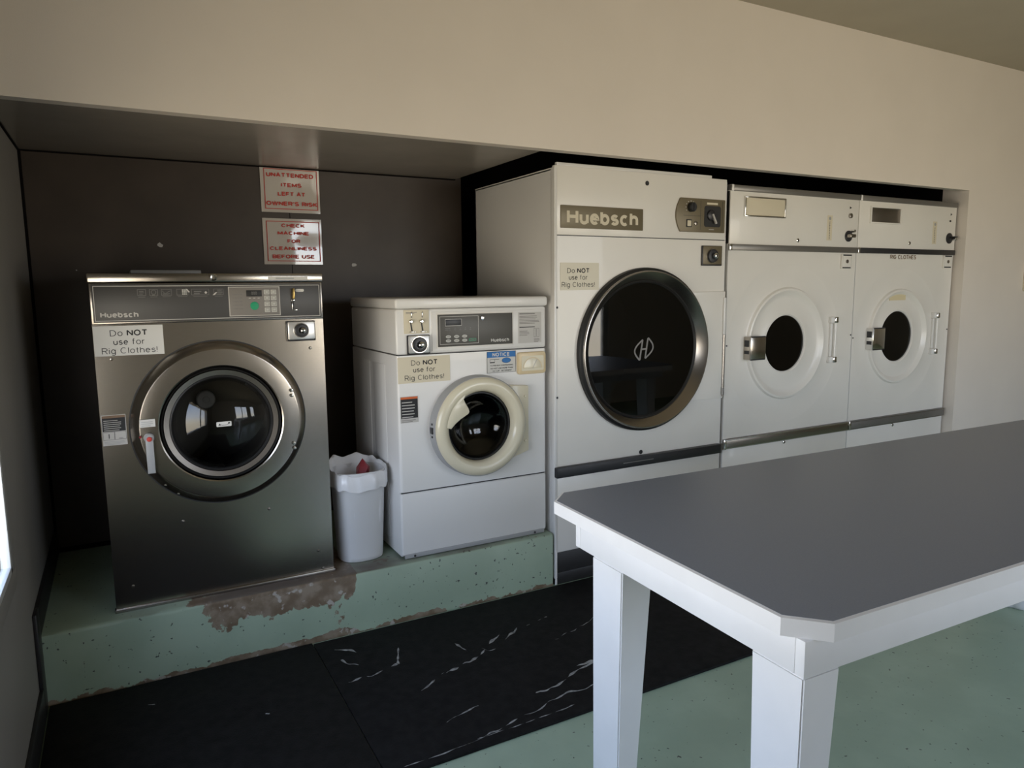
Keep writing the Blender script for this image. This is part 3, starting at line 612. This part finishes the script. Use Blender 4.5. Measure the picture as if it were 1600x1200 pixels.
# ------------------------------------------------------------------ large dryer
DY = .0598
def big_dryer():
    Wd, H, D = .990, 1.869, .77
    t = thing('tumble_dryer', 'largest white dryer, with wide black glass door and brown nameplate', 'tumble dryer', (1.958, DY, 0), group='tumble dryers in a row')
    DC = (.495, 1.048)
    b = MB().holed(.004, Wd-.004, .548, 1.561, 0, *DC, .34, ENAMD, 96)
    b.box(0, .004, 0, D, .0, 1.84, ENAM).box(Wd-.004, Wd, 0, D, 0, 1.84, ENAM).box(0, Wd, D-.01, D, 0, 1.84, ENAM).box(.0, Wd, .012, D, 1.835, 1.845, ENAMD)
    b.box(.004, Wd-.004, .0, .012, .150, .502, ENAMD, .002).box(.004, Wd-.004, .004, .02, 1.559, 1.5645, TRIMD)
    b.box(-.0015, .012, -.0015, .03, .03, 1.845, ENAM, .001)
    b.build('cabinet', t)
    MB().box(0, Wd, 0, .02, 1.5645, 1.853, ENAMD, .003).box(.02, Wd-.085, .015, .03, 1.853, H, ENAM, .002).lathe(.496, 1.807, [(.0105, -.0005), (.0105, -.0015), (.008, -.001)], BLACK, 24, cap1=True).build('upper_panel', t)
    note(MB().box(-.004, Wd-.012, -.026, 0, .501, .548, TRIMD, .005).quad(.36, .54, .524, .528, -.0263, TRIMG).build('trim_rail', t), 'black plastic rail below the door panel')
    note(MB().box(.012, Wd, .004, .03, 0, .1486, BLACKV, .001).box(.012, Wd, -.002, .004, .0, .055, BLACKV, .001).build('kick_plate', t), 'black kick plate')
    MB().box(.0, .010, -.004, .03, 0, .16, ENAM, .001).build('corner_post', t)
    np_ = MB().prism(rrect(.029, .472, 1.594, 1.690, .003), -.005, 0, BRONZE, .001)
    np_.text('Huebsch', .059, .443, 1.611, 1.674, -.0056, PAPERY, .22)
    note(np_.build('nameplate', t), 'brown nameplate with pale lettering')
    cp = MB().prism([(.971, 1.597), (.974, 1.60), (.974, 1.751), (.971, 1.754), (.695, 1.754)]+[(.6905, 1.752)]+[(.665+.0255*((k-6)/6)**2, 1.675-.0125*(k-6)) for k in range(1, 12)]+[(.6905, 1.600), (.695, 1.597)], -.008, 0, BRONZE, .002)
    cp.quad(.815, .8165, 1.607, 1.745, -.0083, TRIMD).quad(.71, .815, 1.672, 1.6735, -.0083, TRIMD).quad(.955, .9575, 1.607, 1.745, -.0083, TRIMD).quad(.855, .925, 1.7285, 1.7375, -.0083, PAPERY).bars(.87, .915, 1.610, 1.616, 1, -.0083, LINE)
    for k in range(9):
        a = math.radians(-30+k*30); cp.quad(.754+.031*math.cos(a)-.003, .754+.031*math.cos(a)+.003, 1.711+.029*math.sin(a)-.002, 1.711+.029*math.sin(a)+.002, -.0083, LINE)
    cp = cp.build('control_panel', t)
    MB().lathe(.754, 1.711, [(.022, -.008), (.022, -.026), (.018, -.030)], BLACK, 30, cap1=True).box(.752, .756, -.034, -.030, 1.695, 1.727, TRIMD).build('heat_knob', cp)
    tm = MB().prism(rrect(.839, .945, 1.623, 1.722, .012), -.0086, -.008, BLACK).lathe(.881, 1.678, [(.026, -.0088), (.024, -.016), (.016, -.020)], TRIMD, 30, cap1=True).prism([(.876, 1.682), (.884, 1.684), (.908, 1.640), (.901, 1.637)], -.026, -.018, LINE).build('timer', cp); note(tm, 'black timer dial with a pale pointer')
    MB().box(.727, .760, -.0092, -.008, 1.619, 1.655, BLACK).box(.732, .755, -.013, -.009, 1.623, 1.650, PAPERY, .002).build('rocker_switch', cp)
    MB().lathe(.786, 1.638, [(.011, -.008), (.009, -.012), (.005, -.013)], STEELD, 18, cap1=True).build('pilot_lamp', cp)
    coin_slide(t, .836, .957, 1.445, 1.533, 0, .892, 1.486, .032, BRONZE, .013)
    paper_notice(t, .028, .231, 1.329, 1.447, -.001, mat('clear_film', (.74, .69, .56), .4), rig_rows(.121, (1.403, 1.374, 1.343), 1.05))
    cx, cz = DC
    pl = MB().prism([(.990, .781), (.990, 1.314), (cx+.24, 1.314)]+arc(cx, cz, .35, 47, -47, 20)+[(cx+.24, .781)], -.010, 0, ENAMD, .002).build('hinge_plate', t)
    MB().box(.976, .992, -.018, -.010, 1.10, 1.285, ENAM, .004).tube([(.985, -.014, .79), (.985, -.014, 1.10)], .005, STEELD).tube([(.985, -.014, .80), (.985, -.014, .835)], .008, TRIMG).build('hinge', pl)
    d = MB().lathe(cx, cz, [(.381, 0), (.379, -.020), (.372, -.027), (.366, -.029)], BLACK, 128).lathe(cx, cz, [(.367, -.028), (.366, -.035), (.364, -.038), (.360, -.039), (.357, -.037), (.323, .006)], STEELD, 128).lathe(cx, cz, [(.323, .004), (.319, .000), (.310, .010)], BLACK, 128)
    d = d.build('door', t, smooth=28); note(d, 'round steel rimmed door')
    MB().lathe(cx, cz, [(.318, .008), (.1, .008), (.002, .008)], GLASST, 96, cap1=True).build('door_glass', d)
    hx, hz = .497, 1.051; e = MB(); k = mat('etched_logo', (.22, .21, .20), .6); yy = .0065
    sl = .17
    def P(x, z): return (hx+x*.95+z*sl, hz+z)
    e.ribbon([P(-.016, -.050), P(-.016, .044)], .009, yy, k).ribbon([P(.016, -.044), P(.016, .050)], .009, yy, k).ribbon([P(-.016, 0), P(.016, 0)], .008, yy-.0003, k)
    e.ribbon([P(-.016+.0, -.052)]+[P(-.016-.040*math.sin(math.radians(a)), -.052+.096*(a/180)) for a in range(10, 180, 10)]+[P(-.016, .044)], .008, yy-.0006, k)
    e.ribbon([P(.016, .052)]+[P(.016+.040*math.sin(math.radians(a)), .052-.096*(a/180)) for a in range(10, 180, 10)]+[P(.016, -.044)], .008, yy-.0006, k)
    note(e.build('glass_emblem', d), 'slanted H emblem on the glass')
    MB().lathe(cx, cz, [(.34, .0), (.325, .02), (.33, .06), (.40, .08), (.40, .62)], DRUM, 72).lathe(cx, cz, [(.40, .62), (.01, .64)], DRUM, 72, cap1=True).build('drum', t)
    MB().lathe(.482, .561, [(.0105, -.0005), (.0105, -.0015), (.008, -.001)], BLACK, 24, cap1=True).build('lock', t)
    for x, z in ((.012, 1.255), (.012, .86)): screw(t, x, z, 0, TRIMD, .005)
    return t
big_dryer()

# ------------------------------------------------------------------ older dryers
def old_dryer(x0, Wd, label, v):
    H, D = 1.832, .77
    t = thing('tumble_dryer', label, 'tumble dryer', (x0, DY, 0), group='tumble dryers in a row')
    s = Wd/.97; g = (.437*s, 1.035)
    # front panel with a pressed ring around the porthole
    b = MB().holed(.004, Wd-.004, .563, 1.516, 0, *g, .42*min(1, s), ENAMD, 96)
    k = min(1, s)
    b.lathe(*g, [(.42*k, 0), (.415*k, .0008), (.305*k, .0010), (.297*k, -.001), (.290*k, -.012), (.280*k, -.014), (.268*k, -.006), (.255*k, .004), (.240*k, .006), (.175, .006), (.168, .003), (.156, .003), (.152, .008), (.151, .02)], ENAMD, 96)
    b.box(0, .004, 0, D, .02, H-.02, ENAM).box(Wd-.004, Wd, 0, D, .02, H-.02, ENAM).box(0, Wd, D-.01, D, .02, H-.02, ENAM).box(.002, Wd-.002, .02, D, H-.03, H-.02, TRIMG)
    b.box(.004, Wd-.004, 0, .012, .03, .510, ENAMD, .002).box(.01, Wd-.01, .03, .05, 0, .03, BLACKV)
    b.build('cabinet', t, smooth=30)
    MB().box(.0, Wd, -.006, .03, 1.545, H-.026, ENAMD, .004).build('upper_panel', t)
    note(MB().box(-.001, Wd, -.014, .03, H-.030, H, TRIMG, .006).box(.0, .018, -.0145, .03, H-.032, H+.001, ENAM, .006).build('top_rail', t), 'grey metal top rail')
    note(MB().box(.006, Wd, -.014, 0, 1.516, 1.546, TRIMG if v == 0 else TRIMD, .003).box(-.004, .014, -.016, 0, 1.514, 1.548, CHROME, .005).build('middle_rail', t), 'grey rail between the panels' if v == 0 else 'dark rail between the panels')
    note(MB().box(.008, Wd, -.016, 0, .512, .562, STEELD if v == 0 else TRIMG, .004).rect(.010, Wd-.004, .515, .559, .003, -.0165, CHROME if v == 0 else STEELD).box(-.003, .010, -.018, 0, .510, .564, CHROME, .004).build('lower_rail', t), 'grey metal rail below the door')
    # instruction holder, printed strip, knobs
    x1, x2, z1, z2 = (.095, .377, 1.686, 1.777) if v == 0 else (.094, .361, 1.686, 1.773)
    ih = MB().box(x1, x2, -.010, -.006, z1, z2, PAPERY if v == 0 else STEELD, .001)
    for a, c, e, f in ((x1-.004, x2+.004, z1-.004, z1+.004), (x1-.004, x2+.004, z2-.004, z2+.004), (x1-.004, x1+.004, z1, z2), (x2-.004, x2+.004, z1, z2)): ih.box(a, c, -.016, -.006, e, f, CHROME if v == 0 else ENAMD, .002)
    note(ih.build('card_holder', t), 'chrome framed blank card holder' if v == 0 else 'recessed grey card holder')
    sx = .732 if v == 0 else .704
    st = MB().box(sx-.020, sx+.020, -.0068, -.006, 1.580, 1.712, PAPERY).quad(sx-.001, sx+.001, 1.585, 1.682, -.0072, INK).poly(arc(sx, 1.696, .009, 0, 360, 16), -.0072, GREYP)
    for i in range(7): st.quad(sx-.004, sx+.004, 1.592+i*.013, 1.594+i*.013, -.0072, INK)
    note(st.build('scale_label', t), 'thin printed scale strip')
    if v == 0:
        MB().poly([(.890, 1.752), (.890, 1.766), (.908, 1.759)], -.0065, INK).build('pointer_mark', t)
        MB().lathe(.897, 1.716, [(.014, -.006), (.013, -.014), (.007, -.016)], STEELD, 24, cap1=True).build('indicator_lamp', t)
        kb = MB().lathe(.890, 1.606, [(.030, -.006), (.030, -.010), (.024, -.012)], TRIMD, 32, cap1=True).box(.866, .914, -.040, -.010, 1.596, 1.616, STEEL, .006).lathe(.912, 1.633, [(.008, -.006), (.008, -.03)], CHROME, 16, cap1=True).build('timer_knob', t)
    else:
        MB().poly([(.856, 1.752), (.856, 1.768), (.872, 1.760)], -.0065, INK).build('pointer_mark', t)
        MB().lathe(.855, 1.720, [(.006, -.006), (.006, -.010)], TRIMD, 14, cap1=True).build('indicator_lamp', t)
        MB().lathe(.856, 1.617, [(.032, -.006), (.032, -.010), (.026, -.012)], TRIMD, 32, cap1=True).box(.853, .900, -.034, -.012, 1.622, 1.628, TRIMD, .002).lathe(.880, 1.612, [(.010, -.010), (.010, -.034), (.006, -.037)], CHROME, 18, cap1=True).build('timer_knob', t)
    lx, lz = (.484, 1.574) if v == 0 else (.461, 1.580)
    MB().lathe(lx, lz, [(.010, -.006), (.010, -.011), (.006, -.013)], CHROME, 20, cap1=True).quad(lx-.001, lx+.006, lz-.004, lz+.004, -.0135, INK).build('lock', t)
    lx2 = .449 if v == 0 else .415
    MB().lathe(lx2, .500, [(.009, 0), (.009, -.005), (.005, -.007)], CHROME, 20, cap1=True).quad(lx2-.001, lx2+.006, .496, .504, -.0075, INK).build('lock', t)
    a, c, e, f = (.842, .922, 1.430, 1.508) if v == 0 else (.812, .893, 1.438, 1.514)
    kp = MB().box(a, c, -.012, 0, e, f, ENAMD, .003).quad(a+.008, c-.002, f-.009, f-.002, -.0124, INK).quad(a+.004, c-.008, e+.002, e+.008, -.0124, INK).rect(a+.004, c-.003, e, f, .002, -.0122, KEYW).build('coin_lock', t)
    MB().lathe((a+c)/2, (e+f)/2, [(.010, -.012), (.010, -.016), (.004, -.017)], STEELD, 18, cap1=True).build('lock_core', kp)
    # door furniture
    dg = MB().lathe(g[0], g[1], [(.150, .014), (.05, .014), (.002, .014)], GLASST, 72, cap1=True).lathe(*g, [(.153, .008), (.150, .006), (.148, .012)], ENAM, 72).build('door_glass', t)
    MB().lathe(*g, [(.20, .02), (.20, .05), (.38, .08), (.38, .62)], DRUM, 64).lathe(*g, [(.38, .62), (.01, .63)], DRUM, 64, cap1=True).build('drum', t)
    la, lb_, lc, ld = (.128, .238, .966, 1.084) if v == 0 else (.125, .232, .970, 1.094)
    lt = MB().box(la, lb_, -.046, .004, lc, ld, CHROME if v == 1 else STEEL, .004).box(la-.002, la+.004, -.036, -.006, (lc+ld)/2+.008, ld-.018, TRIMD).box(la-.002, la+.004, -.036, -.006, lc+.030, (lc+ld)/2-.012, TRIMD).box(la+.006, lb_-.004, -.0465, -.040, lc-.002, lc+.004, TRIMD).box(la+.006, lb_-.004, -.0465, -.040, ld-.004, ld+.002, TRIMD).build('door_latch', t)
    hx = .800 if v == 0 else .766
    for z in (1.150, .930): MB().box(hx-.030, hx+.018, -.020, .002, z-.017, z+.017, ENAM, .003).box(hx-.010, hx+.018, -.030, -.010, z-.017, z+.017, CHROME, .006, 3).build('door_hinge', t)
    MB().box(hx-.022, hx-.006, -.012, .002, .948, 1.132, ENAM, .004).tube([(hx+.006, -.018, .94), (hx+.006, -.018, 1.14)], .006, ENAM).build('hinge_bar', t)
    screw(t, .008, 1.042, 0, TRIMD, .004); screw(t, Wd-.010, 1.06, 0, TRIMD, .004)
    if v == 1:
        MB().text('RIG CLOTHES', .302, .545, 1.487, 1.511, -.0012, mat('brown_ink', (.16, .09, .04), .7), .17).build('lettering', t)
        note(MB().box(.322, .470, -.001, .006, 1.248, 1.298, mat('old_tape', (.72, .62, .40), .5)).build('tape_strip', t), 'yellowed strip of tape above the porthole')
    return t
old_dryer(2.968, .970, 'middle of the three dryers, with chrome framed blank card holder', 0)
old_dryer(3.942, .919, 'rightmost white dryer, lettered for rig clothes under its dark rail', 1)

# ------------------------------------------------------------------ wall signs
def wall_sign(x0, x1, z0, z1, rows, label, tilt):
    w, h = x1-x0, z1-z0
    o = MB()
    nx, ny = 14, 10; vs = []; fs = []
    for j in range(ny+1):
        for i in range(nx+1):
            x, z = x0+w*i/nx, z0+h*j/ny
            vs.append((x, YB-.004-.0022*noise.noise((x*9, z*9, tilt))-.001, z))
    for j in range(ny):
        for i in range(nx): a = j*(nx+1)+i; fs.append((a, a+1, a+nx+2, a+nx+1))
    o.add(vs, fs, SHEET)
    o.rect(x0+.016, x1-.010, z0+.014, z1-.012, .0032, YB-.0085, RED)
    for t, a, c, e, f in rows: o.text(t, x0+w*a, x0+w*c, z0+h*e, z0+h*f, YB-.0085, RED, .24)
    o.box(x0, x1, YB-.0025, YB-.0005, z0, z1, SHEET)
    tag(o.build('wall_sign', smooth=80), label, 'sign', 'laminated red lettered signs')
wall_sign(.913, 1.180, 1.698, 1.905, [('UNATTENDED', .10, .90, .765, .86), ('ITEMS', .34, .69, .555, .645), ('LEFT AT', .28, .75, .36, .45), ("OWNER'S RISK", .08, .95, .145, .24)], "upper red lettered sign reading UNATTENDED ITEMS LEFT AT OWNER'S RISK", 1.3)
wall_sign(.913, 1.182, 1.460, 1.670, [('CHECK', .31, .71, .81, .89), ('MACHINE', .24, .78, .645, .725), ('FOR', .40, .62, .47, .55), ('CLEANLINESS', .10, .90, .31, .39), ('BEFORE USE', .14, .86, .13, .215)], 'lower red lettered sign reading CHECK MACHINE FOR CLEANLINESS BEFORE USE', 4.7)

# ------------------------------------------------------------------ waste bin, liner and litter
def oval(cx, cy, a, b_, n, p=2.6):
    out = []
    for k in range(n):
        t = 2*PI*k/n; c, s = math.cos(t), math.sin(t)
        out.append((cx+a*math.copysign(abs(c)**(2/p), c), cy+b_*math.copysign(abs(s)**(2/p), s)))
    return out
BX, BY = 1.114, .232
def rings(mb, rs, m, cap=None):
    n = len(rs[0]); o = len(mb.v); i_ = mb.mi(m)
    for r in rs: mb.v += r
    for i in range(len(rs)-1):
        for k in range(n): mb.f.append((o+i*n+k, o+i*n+(k+1) % n, o+(i+1)*n+(k+1) % n, o+(i+1)*n+k)); mb.m.append(i_)
    if cap is not None: mb.f.append(tuple(o+cap*n+k for k in range(n))); mb.m.append(i_)
b = MB(); n = 64
def ring(a, b_, z): return [(x, y, z) for x, y in oval(BX, BY, a, b_, n)]
rings(b, [ring(.080, .074, PZ+.0), ring(.088, .080, PZ+.004), ring(.090, .083, PZ+.02), ring(.106, .098, PZ+.355), ring(.108, .101, PZ+.36), ring(.108, .101, PZ+.372), ring(.103, .095, PZ+.372), ring(.086, .078, PZ+.012)], BIN, 0)
b.f.append(tuple(range(7*n, 8*n))); b.m.append(0)
tag(b.build('waste_bin', smooth=50, recalc=True), 'white plastic waste bin on the plinth between the two washers', 'waste bin')
b = MB(); rs = []
for j, (a, c, z, amp) in enumerate(((.084, .076, .03, .004), (.098, .086, .20, .006), (.099, .090, .33, .003), (.106, .098, .380, .002), (.114, .108, .386, .003), (.118, .114, .372, .005), (.1185, .116, .345, .006), (.1165, .113, .322, .006))):
    r = []
    for k, (x, y) in enumerate(oval(BX, BY, a, c, 96)):
        t = 2*PI*k/96
        q = noise.noise((math.cos(t)*2.2, math.sin(t)*2.2, j*.35))*amp*1.5+noise.noise((math.cos(t)*7, math.sin(t)*7, j*.5+4))*amp*.9
        sag = .018*max(0, math.cos(t-.3))*(j >= 4)*(j-3)/4*0.4
        zz = PZ+z+(.020*math.sin(t)+.012*noise.noise((math.cos(t)*3, math.sin(t)*3, 9)) if j >= 3 else 0)-sag
        dx, dy = x-BX, y-BY; l = math.hypot(dx, dy)
        r.append((x+dx/l*q, y+dy/l*q, zz+q*.5))
    rs.append(r)
rings(b, rs, BAG, 0)
tag(b.build('bin_liner', smooth=80), 'white plastic bag lining the bin, folded over its rim', 'bin liner')
b = MB(); R = random.Random(8)
p = bmesh.new(); bmesh.ops.create_icosphere(p, subdivisions=1, radius=1)
for v in p.verts:
    k = .85+1.1*noise.noise(v.co*2.3+Vector((3, 1, 2))); v.co = Vector((BX+.028+v.co.x*.040*k, BY+.015+v.co.y*.034*k, PZ+.352+v.co.z*.046*k))
b.bm(p, REDP)
tag(b.build('crumpled_wrapper', smooth=10), 'crumpled dark red wrapper lying inside the lined bin', 'wrapper')

# ------------------------------------------------------------------ rubber mats
def rubber_mat(x0, x1, y0, y1, label, scuffs):
    b = MB().box(x0, x1, y0, y1, 0, .010, MAT_, .003); R = random.Random(3)
    for (sx, sy, ex, ey, w, amp) in scuffs:
        n_ = 48; pts = []
        for i in range(n_+1):
            u = i/n_; x = sx+(ex-sx)*u; y = sy+(ey-sy)*u
            q = amp*(noise.noise((x*7+sx*30, y*7, .5))+.45*noise.noise((x*24+sx*9, y*24, 3.5))); pts.append((x+q*.5, y+q))
        vs = []; fs = []
        for i, (x, y) in enumerate(pts):
            ww = w*1.25*max(0, .32+noise.noise((x*30, y*30, 2+sx))*1.6)*(1 if 0 < i < n_ else 0)
            a = pts[max(i-1, 0)]; c = pts[min(i+1, n_)]; dx, dy = c[0]-a[0], c[1]-a[1]; l = math.hypot(dx, dy) or 1
            vs += [(x-dy/l*ww/2, y+dx/l*ww/2, .0106), (x+dy/l*ww/2, y-dx/l*ww/2, .0106)]
        for i in range(n_): fs.append((2*i, 2*i+1, 2*i+3, 2*i+2))
        b.add(vs, fs, SCUFF)
    tag(b.build('rubber_mat'), label, 'floor mat', 'black rubber mats')
rubber_mat(.016, .860, -2.10, .045, 'left black rubber mat in front of the steel washer', [(.3, -.1, .32, -.11, .004, .01), (.62, -.35, .63, -.36, .004, .01)])  # unseen front length added so the steel washer has something dark to reflect
rubber_mat(.863, 3.10, -.835, .035, 'right black rubber mat with chalky scuffs, running under the white table', [
    (.92, -.05, 1.0, -.11, .010, .03), (.90, -.30, 1.09, -.27, .010, .05), (1.09, -.27, 1.13, -.16, .010, .04), (1.10, -.47, 1.22, -.40, .012, .02), (1.22, -.40, 1.50, -.27, .010, .05),
    (1.33, -.22, 1.48, -.34, .010, .06), (1.45, -.36, 1.62, -.24, .009, .06), (1.62, -.24, 1.75, -.21, .006, .03), (1.68, -.38, 1.95, -.30, .006, .04), (1.42, -.68, 1.72, -.60, .010, .03),
    (1.15, -.79, 1.72, -.70, .006, .03), (1.60, -.62, 1.95, -.58, .007, .04), (1.10, -.68, 1.22, -.66, .006, .03), (.92, -.14, .98, -.2, .006, .05), (1.9, -.48, 2.1, -.42, .006, .04), (.9, -.81, 1.5, -.79, .004, .01)])

# ------------------------------------------------------------------ folding table
tb = thing('folding_table', 'long white wooden table with grey laminate top and clipped corners', 'table', (1.240, -1.850, 0), math.radians(-1.7))
LX0, LX1, LY0, LY1, ch = -.018, 2.44, -.022, .833, .058
def octo(o, c): return [(LX0+o+c, LY0+o), (LX1-o-c, LY0+o), (LX1-o, LY0+o+c), (LX1-o, LY1-o-c), (LX1-o-c, LY1-o), (LX0+o+c, LY1-o), (LX0+o, LY1-o-c), (LX0+o, LY0+o+c)]
top = MB().slab(octo(.006, ch-.003), .770, .8005, TGREY).build('tabletop', tb)
e = MB(); A, B = octo(0, ch), octo(.006, ch-.003)
for i in range(8):
    j = (i+1) % 8; vs = []
    for (ax, ay), (bx, by) in ((A[i], B[i]), (A[j], B[j])): vs += [(ax, ay, .767), (ax, ay, .7985), (bx, by, .8003), (bx, by, .767)]
    e.add(vs, [(0, 4, 5, 1), (1, 5, 6, 2), (3, 7, 4, 0)], TWHITE)
note(e.build('edge_board', tb, smooth=20, recalc=True), 'white wooden edge strip')
ap = MB(); XQ = 2.42; YQ = .70
for x0, x1, y0, y1 in ((0, XQ, 0, .02), (0, XQ, YQ-.02, YQ), (0, .02, .02, YQ-.02), (XQ-.02, XQ, .02, YQ-.02)): ap.box(x0, x1, y0, y1, .702, .767, TWHITE, .002)
ap.box(.02, XQ-.02, .02, YQ-.02, .755, .767, TWHITE)
ap.build('apron', tb)
def leg(x0, x1, y0, y1, bx0, bx1, by0, by1):
    l = MB(); vs = [(x0, y0, .702), (x1, y0, .702), (x1, y1, .702), (x0, y1, .702), (bx0, by0, 0), (bx1, by0, 0), (bx1, by1, 0), (bx0, by1, 0)]
    b = bmesh.new(); V = [b.verts.new(v) for v in vs]
    for f in ((0, 1, 2, 3), (4, 7, 6, 5), (0, 4, 5, 1), (1, 5, 6, 2), (2, 6, 7, 3), (3, 7, 4, 0)): b.faces.new([V[i] for i in f])
    bmesh.ops.recalc_face_normals(b, faces=b.faces[:]); bmesh.ops.bevel(b, geom=b.edges[:], offset=.003, segments=2, affect='EDGES')
    l.bm(b, TWHITE).build('leg', tb)
leg(.001, .088, .001, .115, .003, .050, .010, .100)
leg(.001, .088, .505, .625, .003, .050, .520, .620)
leg(XQ-.088, XQ-.001, .001, .115, XQ-.050, XQ-.003, .010, .100)
leg(XQ-.088, XQ-.001, .505, .625, XQ-.050, XQ-.003, .520, .620)

# ------------------------------------------------------------------ fluted tub and wall box at the right edge
b = MB(); rs = []
for rr, z in ((.145, 0), (.150, .004), (.153, .02), (.170, .34), (.178, .345), (.178, .36), (.168, .36), (.145, .01)):
    r = []
    for k in range(160):
        t = 2*PI*k/160; f = 1+.055*(abs(math.sin(t*9))-.5)*(1 if z < .34 else .2)
        r.append((3.62+rr*f*math.cos(t), -1.04+rr*f*math.sin(t), z))
    rs.append(r)
rings(b, rs, BIN, 0); b.f.append(tuple(range(7*160, 8*160))); b.m.append(0)
tag(b.build('fluted_tub', smooth=60, recalc=True), 'white fluted tub on the green floor beneath the far end of the table', 'tub')
o = MB().box(5.568, 5.68, -.035, 0, 1.29, 1.47, PAPERY, .006).build('wall_box'); tag(o, 'small cream box on the wall at the right edge', 'wall box')
o2 = MB().box(5.59, 5.66, -.039, -.034, 1.33, 1.43, ENAM, .002).build('cover_plate', o)
